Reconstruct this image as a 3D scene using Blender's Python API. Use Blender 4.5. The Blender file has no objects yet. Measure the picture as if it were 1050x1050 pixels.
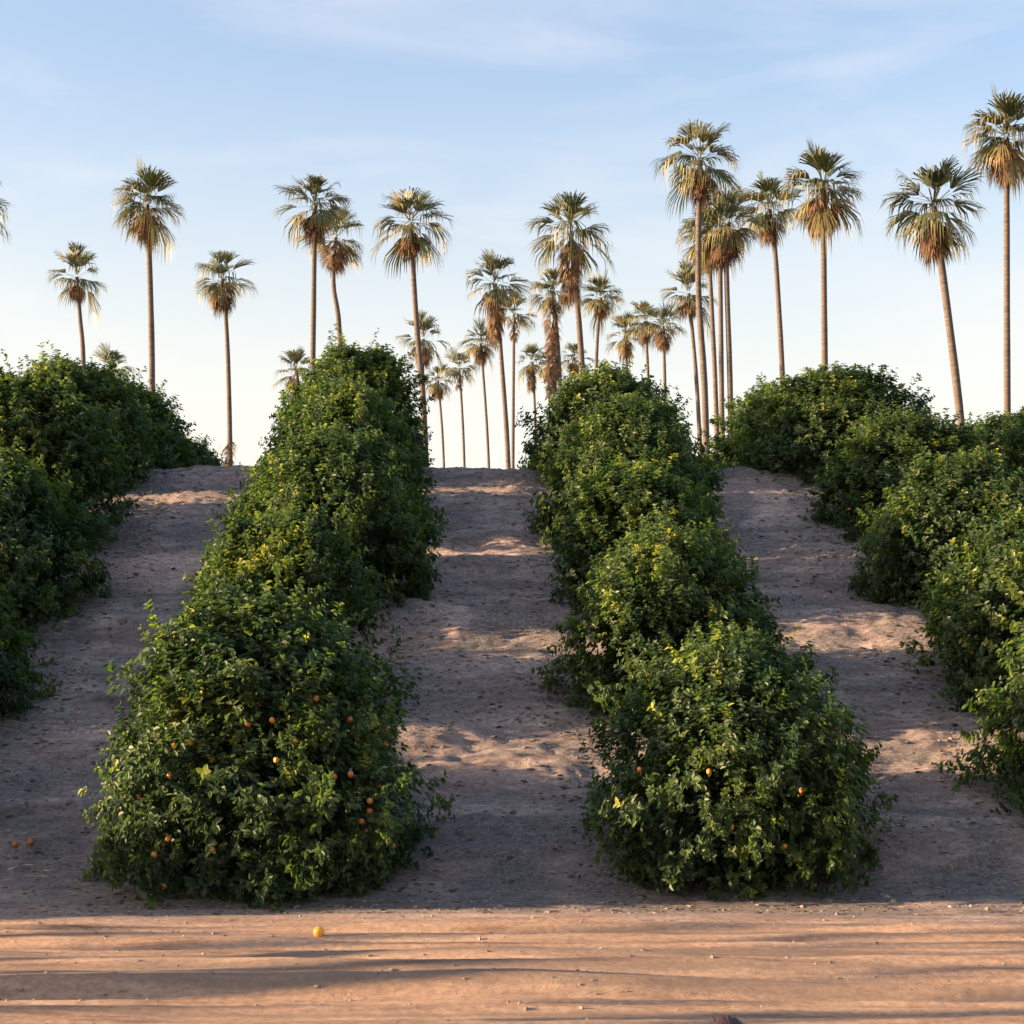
import bpy, bmesh, math, random
import numpy as np
from mathutils import Vector, Matrix, Euler

# ------------------------------------------------------------------ scene, camera, light
scene = bpy.context.scene
COL = scene.collection
F = 2016.0                       # focal length in pixels of the 1050 px photograph
CAM_H = 1.6
PITCH = math.atan(266.0 / F)
cam_data = bpy.data.cameras.new('camera')
cam = bpy.data.objects.new('camera', cam_data)
COL.objects.link(cam)
cam_data.sensor_width = 36.0
cam_data.lens = 36.0 * F / 1050.0
cam_data.clip_start = 0.1
cam_data.clip_end = 9000.0
cam.location = (0, 0, CAM_H)
cam.rotation_euler = (math.pi / 2 + PITCH, 0, 0)
scene.camera = cam

SUN_EL = math.radians(10.0)
SUN_BACK = math.radians(7.0)     # the sun stands left of the picture, this far behind the camera's plane
sun_dir = Vector((-math.cos(SUN_BACK) * math.cos(SUN_EL), -math.sin(SUN_BACK) * math.cos(SUN_EL), math.sin(SUN_EL)))
world = bpy.data.worlds.new('World')
scene.world = world
world.use_nodes = True
wt = world.node_tree
wt.nodes.clear()
sky = wt.nodes.new('ShaderNodeTexSky')
sky.sky_type = 'NISHITA'
sky.sun_disc = False
sky.sun_elevation = SUN_EL
sky.sun_rotation = math.atan2(sun_dir.x, sun_dir.y)
sky.air_density = 1.0
sky.dust_density = 3.0
sky.ozone_density = 1.6
bg = wt.nodes.new('ShaderNodeBackground')
bg.inputs['Strength'].default_value = 0.15
wout = wt.nodes.new('ShaderNodeOutputWorld')
# thin cirrus, laid out by direction in the sky
tc = wt.nodes.new('ShaderNodeTexCoord')
mp = wt.nodes.new('ShaderNodeMapping')
mp.inputs['Rotation'].default_value = (0, math.radians(16), 0)
mp.inputs['Scale'].default_value = (3.4, 2.0, 15.0)
nz = wt.nodes.new('ShaderNodeTexNoise')
nz.inputs['Scale'].default_value = 1.7
nz.inputs['Detail'].default_value = 7
nz.inputs['Roughness'].default_value = 0.52
nz.inputs['Distortion'].default_value = 0.5
rmp = wt.nodes.new('ShaderNodeMapRange')
rmp.inputs['From Min'].default_value = 0.47
rmp.inputs['From Max'].default_value = 0.80
rmp.inputs['To Min'].default_value = 0.0
rmp.inputs['To Max'].default_value = 0.42
mx = wt.nodes.new('ShaderNodeMix')
mx.data_type = 'RGBA'
mx.inputs[7].default_value = (2.15, 2.3, 2.45, 1)
wt.links.new(tc.outputs['Generated'], mp.inputs['Vector'])
wt.links.new(mp.outputs['Vector'], nz.inputs['Vector'])
wt.links.new(nz.outputs['Fac'], rmp.inputs['Value'])
wt.links.new(rmp.outputs['Result'], mx.inputs[0])
wt.links.new(sky.outputs['Color'], mx.inputs[6])
# pale evening haze low in the sky
tint = wt.nodes.new('ShaderNodeMix'); tint.data_type = 'RGBA'; tint.blend_type = 'MULTIPLY'
tint.inputs[7].default_value = (0.82, 0.735, 0.72, 1)
sepz = wt.nodes.new('ShaderNodeSeparateXYZ')
hz = wt.nodes.new('ShaderNodeMapRange'); hz.interpolation_type = 'SMOOTHSTEP'
hz.inputs['From Min'].default_value = 0.09; hz.inputs['From Max'].default_value = 0.37
hz.inputs['To Min'].default_value = 1.0; hz.inputs['To Max'].default_value = 0.0
hmix = wt.nodes.new('ShaderNodeMix'); hmix.data_type = 'RGBA'
hmix.inputs[7].default_value = (1.85, 1.75, 1.53, 1)
wt.links.new(tc.outputs['Generated'], sepz.inputs[0])
wt.links.new(sepz.outputs['Z'], hz.inputs['Value'])
wt.links.new(mx.outputs[2], tint.inputs[6])
wt.links.new(tint.outputs[2], hmix.inputs[6])
wt.links.new(hz.outputs['Result'], hmix.inputs[0])
tz = wt.nodes.new('ShaderNodeMapRange'); tz.interpolation_type = 'SMOOTHSTEP'
tz.inputs['From Min'].default_value = 0.40; tz.inputs['From Max'].default_value = 0.75
tz.inputs['To Min'].default_value = 1.0; tz.inputs['To Max'].default_value = 0.0
wt.links.new(sepz.outputs['Z'], tz.inputs['Value']); wt.links.new(tz.outputs['Result'], tint.inputs[0])
wt.links.new(hmix.outputs[2], bg.inputs['Color'])
wt.links.new(bg.outputs['Background'], wout.inputs['Surface'])

sl = bpy.data.lights.new('sun', 'SUN')
sl.energy = 5.0
sl.angle = math.radians(0.53)
sl.color = (1.0, 0.70, 0.40)
so = bpy.data.objects.new('sun', sl)
COL.objects.link(so)
so.rotation_euler = sun_dir.to_track_quat('Z', 'Y').to_euler()
so.location = (-30, -10, 30)

scene.view_settings.view_transform = 'Standard'
scene.view_settings.look = 'None'
scene.view_settings.gamma = 1.0
scene.view_settings.use_curve_mapping = False
scene.view_settings.exposure = 2.0
scene.cycles.max_bounces = 6
scene.cycles.transparent_max_bounces = 4

# ------------------------------------------------------------------ helpers
def tag(o, label=None, cat=None, group=None, kind=None):
    if label: o['label'] = label
    if cat: o['category'] = cat
    if group: o['group'] = group
    if kind: o['kind'] = kind
    return o

def link(name, data, parent=None, loc=(0, 0, 0), rotz=0.0, scale=1.0):
    o = bpy.data.objects.new(name, data)
    COL.objects.link(o)
    o.location = loc
    o.rotation_euler = (0, 0, rotz)
    o.scale = (scale, scale, scale) if not isinstance(scale, tuple) else scale
    if parent: o.parent = parent
    return o

def mesh_np(name, verts, faces, mat, smooth=False, attr=None, attr2=None):
    """verts (N,3); faces: an (M,k) array or a list of such arrays; attr per-face float 'var'"""
    if not isinstance(faces, list): faces = [faces]
    faces = [f for f in faces if len(f)]
    loops = np.concatenate([f.reshape(-1) for f in faces]).astype(np.int32)
    tot = np.concatenate([np.full(len(f), f.shape[1], np.int32) for f in faces])
    start = np.concatenate([[0], np.cumsum(tot)[:-1]]).astype(np.int32)
    me = bpy.data.meshes.new(name)
    me.vertices.add(len(verts))
    me.vertices.foreach_set('co', np.asarray(verts, np.float32).reshape(-1))
    me.loops.add(len(loops))
    me.loops.foreach_set('vertex_index', loops)
    me.polygons.add(len(tot))
    me.polygons.foreach_set('loop_start', start)
    me.polygons.foreach_set('loop_total', tot)
    me.polygons.foreach_set('use_smooth', np.full(len(tot), smooth))
    if attr is not None:
        a = me.attributes.new('var', 'FLOAT', 'FACE')
        a.data.foreach_set('value', np.asarray(attr, np.float32))
    if attr2 is not None:
        for nm, vals in attr2.items():
            a = me.attributes.new(nm, 'FLOAT', 'POINT')
            a.data.foreach_set('value', np.asarray(vals, np.float32))
    me.materials.append(mat)
    me.update(calc_edges=True)
    return me

def _h(ix, iy, iz, seed):
    n = (ix.astype(np.int64) * 374761393 + iy.astype(np.int64) * 668265263 + iz.astype(np.int64) * 2147483647 + seed * 144665) & 0xffffffff
    n = ((n ^ (n >> 13)) * 1274126177) & 0xffffffff
    n = ((n ^ (n >> 15)) * 2246822519) & 0xffffffff
    return ((n ^ (n >> 16)) & 0xffffff) / float(0xffffff)

def vnoise(x, y, z=None, seed=0):
    x = np.asarray(x, float); y = np.asarray(y, float)
    z = np.zeros_like(x) if z is None else np.asarray(z, float)
    ix, iy, iz = np.floor(x), np.floor(y), np.floor(z)
    fx, fy, fz = x - ix, y - iy, z - iz
    fx = fx * fx * (3 - 2 * fx); fy = fy * fy * (3 - 2 * fy); fz = fz * fz * (3 - 2 * fz)
    r = 0
    for dx in (0, 1):
        for dy in (0, 1):
            for dz in (0, 1):
                w = (fx if dx else 1 - fx) * (fy if dy else 1 - fy) * (fz if dz else 1 - fz)
                r = r + w * _h(ix + dx, iy + dy, iz + dz, seed)
    return r * 2 - 1

def fbm(x, y, z=None, seed=0, octv=4):
    r = 0; a = 1.0; s = 0
    for k in range(octv):
        f = 2.0 ** k
        r = r + a * vnoise(np.asarray(x) * f, np.asarray(y) * f, None if z is None else np.asarray(z) * f, seed + k * 17)
        s += a; a *= 0.5
    return r / s

# ------------------------------------------------------------------ the lie of the land
ROW_T = -68.0 / F                 # the rows run a little to the left of straight ahead
SPACING = 5.83
def row_x(k, d): return -2.23 + SPACING * k + d * ROW_T       # k=0 is the row left of the middle aisle

_dd = np.linspace(-50, 400, 9001)
_sl = 0.398 / (1 + np.exp(-(_dd - 23.9) / 0.28)) * (1 / (1 + np.exp((_dd - 45.9) / 0.30)))
_sl = _sl + 0.006 * (_dd > 47)
_zz = np.cumsum(_sl) * (_dd[1] - _dd[0])
_zz -= np.interp(10.0, _dd, _zz)
def ground_base(x, y):
    x = np.asarray(x, float); y = np.asarray(y, float)
    crest = 0.35 * vnoise(x * 0.12, x * 0 + 3.3, seed=5) + 0.10 * vnoise(x * 0.6, x * 0, seed=9)
    return np.interp(y + crest * np.clip((y - 24) / 10, 0, 1), _dd, _zz)
BENCHES = [(25.4, .10, .35), (28.0, .07, .5), (31.0, .08, .5), (33.9, .20, .38), (36.9, .10, .4), (39.4, .12, .4), (42.0, .10, .4), (44.3, .09, .35)]
def ground(x, y):
    x = np.asarray(x, float); y = np.asarray(y, float)
    z = ground_base(x, y)
    hill = np.clip((y - 23.5) / 1.5, 0, 1) * np.clip((50 - y) / 3, 0, 1)
    for i, (c, a, w) in enumerate(BENCHES):
        cc = c + 0.45 * vnoise(x * 0.35, x * 0 + i * 3.1, seed=21) + 0.14 * vnoise(x * 1.3, x * 0 + i, seed=22)
        aa = 1.5 * a * (0.55 + 0.75 * vnoise(x * 0.30 + i * 7, x * 0, seed=23))
        z = z + hill * aa * np.tanh((y - cc) / w * 1.0) * np.exp(-((y - cc) / (w * 3.2)) ** 2) * -1.0 * -1.0
    near = np.clip((90 - y) / 30, 0, 1) * np.clip((60 - np.abs(x)) / 30, 0, 1)
    z = z + near * hill * (0.055 * np.abs(fbm(x * 4.2, y * 5.0, seed=39, octv=4)) + 0.125 * fbm(x * 0.7, y * 1.2, seed=31, octv=4) + 0.055 * fbm(x * 2.6, y * 3.6, seed=37, octv=3) + 0.07 * fbm(x * 0.6, y * 3.0, seed=38, octv=4))
    # the graded road in front: long low ridges and wheel ruts running across the picture
    road = np.clip((24.2 - y) / 1.2, 0, 1) * np.clip((y + 4) / 6, 0, 1)
    wob = 0.35 * vnoise(x * 0.10, x * 0, seed=41) + 0.08 * vnoise(x * 0.5, x * 0, seed=42)
    yy = y + wob
    rut = 0.020 * vnoise(yy * 0 + x * 0.05, yy * 1.1, seed=43) + 0.016 * vnoise(x * 0.12, yy * 2.6, seed=44) + 0.010 * vnoise(x * 0.3, yy * 6.0, seed=45)
    for c in (14.2, 15.95, 18.3, 19.9):
        rut = rut - 0.030 * np.exp(-((yy - c) / 0.14) ** 2) + 0.018 * np.exp(-((np.abs(yy - c) - 0.27) / 0.09) ** 2)
    for c, a, w in ((12.75, .07, .16), (13.6, .05, .10), (14.75, .085, .20), (15.9, .05, .09), (16.55, .055, .10), (17.25, .075, .15), (18.5, .05, .10), (19.5, .045, .12), (20.3, .06, .10)):
        cc = c + 0.22 * vnoise(x * 0.22, x * 0 + c, seed=49) + 0.05 * vnoise(x * 1.2, x * 0 + c, seed=50)
        amp = 1.5 * a * (0.75 + 0.55 * vnoise(x * 0.35, x * 0 + 3 * c, seed=51))
        u = (yy - cc) / w
        rut = rut + amp / 1.5 * np.where(u < 0, np.exp(-(u / 2.6) ** 2), np.exp(-(u / 0.85) ** 2))
    z = z + road * near * (1.5 * rut + 0.020 * fbm(x * 1.1, y * 3.2, seed=47, octv=5))
    z = z + near * 0.045 * np.exp(-((yy - 20.95) / 0.16) ** 2) * (0.6 + 0.6 * vnoise(x * 1.1, x * 0, seed=48))
    return z
def gz(x, y): return float(ground(np.array([x]), np.array([y]))[0])

def ray(px, py):
    v = Vector(((px - 525.0) / F, (525.0 - py) / F, -1.0))
    return cam.rotation_euler.to_matrix() @ v
def at(px, py, d):               # the point seen at this pixel, at this distance ahead
    r = ray(px, py)
    return Vector((0, 0, CAM_H)) + r * (d / r.y)

# ------------------------------------------------------------------ materials
def new_mat(name):
    m = bpy.data.materials.new(name); m.use_nodes = True
    nt = m.node_tree
    return m, nt, nt.nodes['Principled BSDF'], nt.nodes['Material Output']
def ramp(nt, stops, fac=None):
    r = nt.nodes.new('ShaderNodeValToRGB')
    while len(r.color_ramp.elements) < len(stops): r.color_ramp.elements.new(0.5)
    for e, (p, c) in zip(r.color_ramp.elements, stops):
        e.position = p; e.color = (c[0], c[1], c[2], 1)
    if fac: nt.links.new(fac, r.inputs['Fac'])
    return r
def noise(nt, scale, detail=4, rough=0.55, vec=None, dist=0.0):
    n = nt.nodes.new('ShaderNodeTexNoise')
    n.inputs['Scale'].default_value = scale; n.inputs['Detail'].default_value = detail
    n.inputs['Roughness'].default_value = rough; n.inputs['Distortion'].default_value = dist
    if vec: nt.links.new(vec, n.inputs['Vector'])
    return n
def mixc(nt, fac, a, b, mode='MIX'):
    m = nt.nodes.new('ShaderNodeMix'); m.data_type = 'RGBA'; m.blend_type = mode
    for v, i in ((fac, 0), (a, 6), (b, 7)):
        if isinstance(v, (int, float)): m.inputs[i].default_value = v
        elif isinstance(v, tuple): m.inputs[i].default_value = (*v, 1)
        else: nt.links.new(v, m.inputs[i])
    return m.outputs[2]

def leaf_material(name, stops, rough=0.42, trans=0.28, spec=0.5):
    m, nt, bs, out = new_mat(name)
    at_ = nt.nodes.new('ShaderNodeAttribute'); at_.attribute_name = 'var'
    r = ramp(nt, stops, at_.outputs['Fac'])
    nt.links.new(r.outputs['Color'], bs.inputs['Base Color'])
    bs.inputs['Roughness'].default_value = rough
    bs.inputs['Specular IOR Level'].default_value = spec
    tr = nt.nodes.new('ShaderNodeBsdfTranslucent')
    tcol = mixc(nt, 1.0, r.outputs['Color'], (1.25, 1.5, 0.55), 'MULTIPLY')
    nt.links.new(tcol, tr.inputs['Color'])
    mix = nt.nodes.new('ShaderNodeMixShader'); mix.inputs[0].default_value = trans
    nt.links.new(bs.outputs[0], mix.inputs[1]); nt.links.new(tr.outputs[0], mix.inputs[2])
    nt.links.new(mix.outputs[0], out.inputs['Surface'])
    return m

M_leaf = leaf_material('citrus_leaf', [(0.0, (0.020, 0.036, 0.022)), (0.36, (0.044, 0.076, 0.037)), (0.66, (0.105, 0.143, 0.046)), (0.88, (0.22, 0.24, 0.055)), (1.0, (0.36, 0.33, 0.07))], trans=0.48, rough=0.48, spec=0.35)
M_palm = leaf_material('palm_leaf', [(0.0, (0.030, 0.042, 0.024)), (0.5, (0.078, 0.086, 0.034)), (1.0, (0.23, 0.18, 0.065))], rough=0.5, trans=0.18)
M_dead = leaf_material('dead_palm_leaf', [(0.0, (0.075, 0.045, 0.032)), (0.5, (0.16, 0.092, 0.056)), (1.0, (0.27, 0.17, 0.10))], rough=0.75, trans=0.18, spec=0.2)
M_weed = leaf_material('dry_weed', [(0.0, (0.10, 0.09, 0.05)), (1.0, (0.32, 0.24, 0.14))], rough=0.8, trans=0.2, spec=0.2)

def bark(name, a, b, scale, zs):
    m, nt, bs, out = new_mat(name)
    t = nt.nodes.new('ShaderNodeTexCoord'); mp_ = nt.nodes.new('ShaderNodeMapping')
    mp_.inputs['Scale'].default_value = (1, 1, zs)
    nt.links.new(t.outputs['Object'], mp_.inputs['Vector'])
    n = noise(nt, scale, 5, 0.65, mp_.outputs['Vector'])
    r = ramp(nt, [(0.3, a), (0.7, b)], n.outputs['Fac'])
    nt.links.new(r.outputs['Color'], bs.inputs['Base Color'])
    bs.inputs['Roughness'].default_value = 0.9
    bp = nt.nodes.new('ShaderNodeBump'); bp.inputs['Strength'].default_value = 0.7; bp.inputs['Distance'].default_value = 0.03
    nt.links.new(n.outputs['Fac'], bp.inputs['Height']); nt.links.new(bp.outputs[0], bs.inputs['Normal'])
    return m
M_pbark = bark('palm_bark', (0.05, 0.041, 0.036), (0.15, 0.115, 0.095), 2.2, 7.0)
M_bark = bark('citrus_bark', (0.06, 0.045, 0.035), (0.16, 0.12, 0.09), 9.0, 0.35)

def fruit_mat():
    m, nt, bs, out = new_mat('orange_peel')
    oi = nt.nodes.new('ShaderNodeObjectInfo')
    r = ramp(nt, [(0.0, (0.42, 0.12, 0.025)), (0.6, (0.55, 0.19, 0.04)), (1.0, (0.62, 0.31, 0.06))], oi.outputs['Random'])
    nt.links.new(r.outputs['Color'], bs.inputs['Base Color'])
    bs.inputs['Roughness'].default_value = 0.42
    t = nt.nodes.new('ShaderNodeTexCoord')
    n = noise(nt, 90, 2, 0.5, t.outputs['Object'])
    bp = nt.nodes.new('ShaderNodeBump'); bp.inputs['Strength'].default_value = 0.25; bp.inputs['Distance'].default_value = 0.004
    nt.links.new(n.outputs['Fac'], bp.inputs['Height']); nt.links.new(bp.outputs[0], bs.inputs['Normal'])
    return m
M_fruit = fruit_mat()
def flat_mat(name, col, rough=0.8, ns=30, amp=0.25):
    m, nt, bs, out = new_mat(name)
    t = nt.nodes.new('ShaderNodeTexCoord')
    n = noise(nt, ns, 4, 0.6, t.outputs['Object'])
    r = ramp(nt, [(0.3, tuple(c * (1 - amp) for c in col)), (0.7, tuple(min(1, c * (1 + amp)) for c in col))], n.outputs['Fac'])
    nt.links.new(r.outputs['Color'], bs.inputs['Base Color'])
    bs.inputs['Roughness'].default_value = rough
    return m

def soil_material():
    m, nt, bs, out = new_mat('orchard_soil')
    t = nt.nodes.new('ShaderNodeTexCoord')
    P = t.outputs['Object']
    a_l = nt.nodes.new('ShaderNodeAttribute'); a_l.attribute_name = 'litter'
    a_r = nt.nodes.new('ShaderNodeAttribute'); a_r.attribute_name = 'road'
    mp1 = nt.nodes.new('ShaderNodeMapping'); mp1.inputs['Scale'].default_value = (0.45, 1.6, 0.6)
    nt.links.new(P, mp1.inputs['Vector'])
    big = noise(nt, 0.9, 6, 0.6, mp1.outputs['Vector'], 0.6)
    soil = ramp(nt, [(0.33, (0.29, 0.21, 0.185)), (0.5, (0.55, 0.41, 0.36)), (0.66, (0.72, 0.55, 0.47))], big.outputs['Fac'])
    fine = noise(nt, 14, 6, 0.7, P)
    fr = ramp(nt, [(0.3, (0.55, 0.53, 0.53)), (0.7, (1.35, 1.35, 1.35))], fine.outputs['Fac'])
    soil2 = mixc(nt, 1.0, soil.outputs['Color'], fr.outputs['Color'], 'MULTIPLY')
    mpm = nt.nodes.new('ShaderNodeMapping'); mpm.inputs['Scale'].default_value = (1.0, 2.2, 1.5)
    nt.links.new(P, mpm.inputs['Vector'])
    mn = noise(nt, 3.4, 10, 0.78, mpm.outputs['Vector'], 0.9)
    mr = ramp(nt, [(0.34, (0.50, 0.49, 0.51)), (0.47, (0.88, 0.87, 0.88)), (0.60, (1.08, 1.08, 1.08)), (0.70, (1.28, 1.27, 1.25))], mn.outputs['Fac'])
    # leaf litter and dark organic crust
    lit_n = noise(nt, 22, 5, 0.75, P)
    lit = ramp(nt, [(0.34, (0.14, 0.118, 0.112)), (0.52, (0.32, 0.27, 0.25)), (0.72, (0.55, 0.45, 0.40))], lit_n.outputs['Fac'])
    soil3 = mixc(nt, 1.0, mixc(nt, a_l.outputs['Fac'], soil2, lit.outputs['Color']), mr.outputs['Color'], 'MULTIPLY')
    # road: paler graded sand with streaks along it
    mp2 = nt.nodes.new('ShaderNodeMapping'); mp2.inputs['Scale'].default_value = (0.34, 2.6, 1)
    nt.links.new(P, mp2.inputs['Vector'])
    rn = noise(nt, 1.6, 7, 0.62, mp2.outputs['Vector'], 0.4)
    rd = ramp(nt, [(0.30, (0.28, 0.16, 0.115)), (0.42, (0.55, 0.35, 0.245)), (0.58, (0.68, 0.44, 0.305)), (0.74, (0.76, 0.53, 0.37))], rn.outputs['Fac'])
    rd2 = mixc(nt, 0.7, rd.outputs['Color'], mixc(nt, 1.0, rd.outputs['Color'], fr.outputs['Color'], 'MULTIPLY'))
    a_t = nt.nodes.new('ShaderNodeAttribute'); a_t.attribute_name = 'shade_and_ruts'
    rd2 = mixc(nt, a_t.outputs['Fac'], rd2, (0.25, 0.19, 0.16))  # bars of shade and thin ruts, both painted as darker road colour
    col = mixc(nt, a_r.outputs['Fac'], soil3, rd2)
    nt.links.new(col, bs.inputs['Base Color'])
    bs.inputs['Roughness'].default_value = 0.95
    bs.inputs['Specular IOR Level'].default_value = 0.15
    # relief
    mp3 = nt.nodes.new('ShaderNodeMapping'); mp3.inputs['Scale'].default_value = (0.45, 1.0, 1)
    nt.links.new(P, mp3.inputs['Vector'])
    b1 = noise(nt, 4.5, 12, 0.76, mp3.outputs['Vector'], 0.5)
    bp = nt.nodes.new('ShaderNodeBump'); bp.inputs['Strength'].default_value = 1.0; bp.inputs['Distance'].default_value = 0.26
    nt.links.new(b1.outputs['Fac'], bp.inputs['Height'])
    nt.links.new(bp.outputs[0], bs.inputs['Normal'])
    return m
M_soil = soil_material()

# ------------------------------------------------------------------ ground: one sheet to the horizon
def axis(segs):
    out = [segs[0][0]]
    for a, b, n in segs: out += list(np.linspace(a, b, n + 1)[1:])
    return np.array(out)
gxs = axis([(-4000, -400, 8), (-400, -80, 16), (-80, -30, 50), (-30, -13, 50), (-13, 15, 400), (15, 30, 45), (30, 80, 50), (80, 400, 16), (400, 4000, 8)])
gys = axis([(-4000, -200, 8), (-200, -20, 12), (-20, 5, 25), (5, 11, 30), (11, 24, 260), (24, 48, 420), (48, 60, 40), (60, 130, 50), (130, 400, 14), (400, 5000, 8)])
GX, GY = np.meshgrid(gxs, gys)
gx, gy = GX.ravel(), GY.ravel()
gzv = ground(gx, gy)
nx, ny = len(gxs), len(gys)
ii, jj = np.meshgrid(np.arange(nx - 1), np.arange(ny - 1))
i0 = (jj * nx + ii).ravel()
gf = np.stack([i0, i0 + 1, i0 + 1 + nx, i0 + nx], 1)
# leaf litter gathers beneath the rows and in patches down the aisles
lat = (gx - gy * ROW_T + 2.23) / SPACING
off = np.abs(lat - np.round(lat)) * SPACING
under = np.clip((2.5 - off) / 0.9, 0, 1) * 0.8
patch = np.clip(fbm(gx * 0.45, gy * 0.9, seed=61, octv=6) * 3.2 + 0.30, 0, 1) * 0.95
foot = np.exp(-((gy - 24.3 - 0.4 * vnoise(gx * .5, gx * 0, seed=66)) / 1.5) ** 2) * np.clip(0.75 + fbm(gx * .8, gy * 1.5, seed=63) * 1.2, 0, 1)
mid = np.clip((vnoise(gx * 0.9, gy * 0.10, seed=64)) * 1.4, 0, 1) * 0.25
streak = np.clip(fbm(gx * 0.6, gy * 3.4, seed=67, octv=5) * 3.4 - 0.1, 0, 1) * 0.85
wheel = np.exp(-((np.abs(off - SPACING / 2) - 0.78) / 0.22) ** 2) * 0.75     # faint wheel tracks up the aisles
litter = np.clip(np.maximum.reduce([under, patch, foot, mid, streak]) * (1 - wheel * np.clip(0.7 + vnoise(gx * .6, gy * .35, seed=91), 0, 1)), 0, 1) * np.clip((gy - 21.4 + 0.5 * vnoise(gx * 0.7, gx * 0, seed=65)) / 1.3, 0, 1)
roadm = np.clip((22.2 + 0.35 * fbm(gx * 1.2, gy * 2.5, seed=93) * 2 + 0.5 * vnoise(gx * 0.35, gx * 0, seed=68) + 0.2 * vnoise(gx * 2, gy * 2, seed=69) - gy) / 1.6, 0, 1)
# broad bands paint shade bars into the road colour; thin ones are dark ruts
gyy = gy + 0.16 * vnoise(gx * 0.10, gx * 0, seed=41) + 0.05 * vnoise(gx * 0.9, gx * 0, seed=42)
shade_and_ruts = np.zeros_like(gx)
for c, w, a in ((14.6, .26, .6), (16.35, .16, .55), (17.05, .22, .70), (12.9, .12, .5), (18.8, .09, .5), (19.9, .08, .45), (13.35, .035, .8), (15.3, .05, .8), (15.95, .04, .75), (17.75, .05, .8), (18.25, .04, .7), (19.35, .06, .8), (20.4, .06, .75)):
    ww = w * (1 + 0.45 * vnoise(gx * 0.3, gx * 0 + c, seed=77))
    shade_and_ruts = np.maximum(shade_and_ruts, a * np.clip((ww - np.abs(gyy - c)) / 0.09 + .5, 0, 1))
shade_and_ruts = shade_and_ruts * np.clip(0.9 + 0.5 * fbm(gx * 0.8, gy * 5, seed=78), 0, 1)
ground_me = mesh_np('ground', np.stack([gx, gy, gzv], 1), gf, M_soil, True, attr2={'litter': litter, 'road': roadm, 'shade_and_ruts': shade_and_ruts})
tag(link('ground', ground_me), kind='structure')

# ------------------------------------------------------------------ orange trees
def unit(v): return v / np.maximum(np.linalg.norm(v, axis=1, keepdims=True), 1e-9)

def leaves_mesh(name, base, direc, normal, length, width, var, mat):
    """six-point leaves folded along the midrib"""
    side = unit(np.cross(direc, normal)); nrm = unit(np.cross(side, direc))
    L = length[:, None]; W = width[:, None]
    up = nrm * W * 0.28
    curl = -nrm * L * 0.12
    v0 = base
    v3 = base + direc * L + curl
    v1 = base + direc * L * 0.32 + side * W * 0.5 + up
    v2 = base + direc * L * 0.72 + side * W * 0.40 + up * 0.8 + curl * 0.4
    v4 = base + direc * L * 0.72 - side * W * 0.40 + up * 0.8 + curl * 0.4
    v5 = base + direc * L * 0.32 - side * W * 0.5 + up
    n = len(base)
    V = np.stack([v0, v1, v2, v3, v4, v5], 1).reshape(-1, 3)
    k = np.arange(n)[:, None] * 6
    Fc = np.concatenate([k + np.array([0, 1, 2, 3]), k + np.array([0, 3, 4, 5])])
    return mesh_np(name, V, Fc, mat, False, attr=np.concatenate([var, var]))

def tubes_mesh(name, chains, mat, sides=7):
    V = []; Fc = []; n0 = 0
    for pts, rad in chains:
        pts = [Vector(p) for p in pts]
        for i, p in enumerate(pts):
            t = (pts[min(i + 1, len(pts) - 1)] - pts[max(i - 1, 0)]).normalized()
            a = t.cross(Vector((0.3, 1, 0.2))).normalized(); b = t.cross(a)
            for s in range(sides):
                an = 2 * math.pi * s / sides
                V.append(p + (a * math.cos(an) + b * math.sin(an)) * rad[i])
        for i in range(len(pts) - 1):
            for s in range(sides):
                q = n0 + i * sides
                Fc.append((q + s, q + (s + 1) % sides, q + sides + (s + 1) % sides, q + sides + s))
        n0 += len(pts) * sides
    return mesh_np(name, np.array([tuple(v) for v in V]), np.array(Fc), mat, True)

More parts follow.
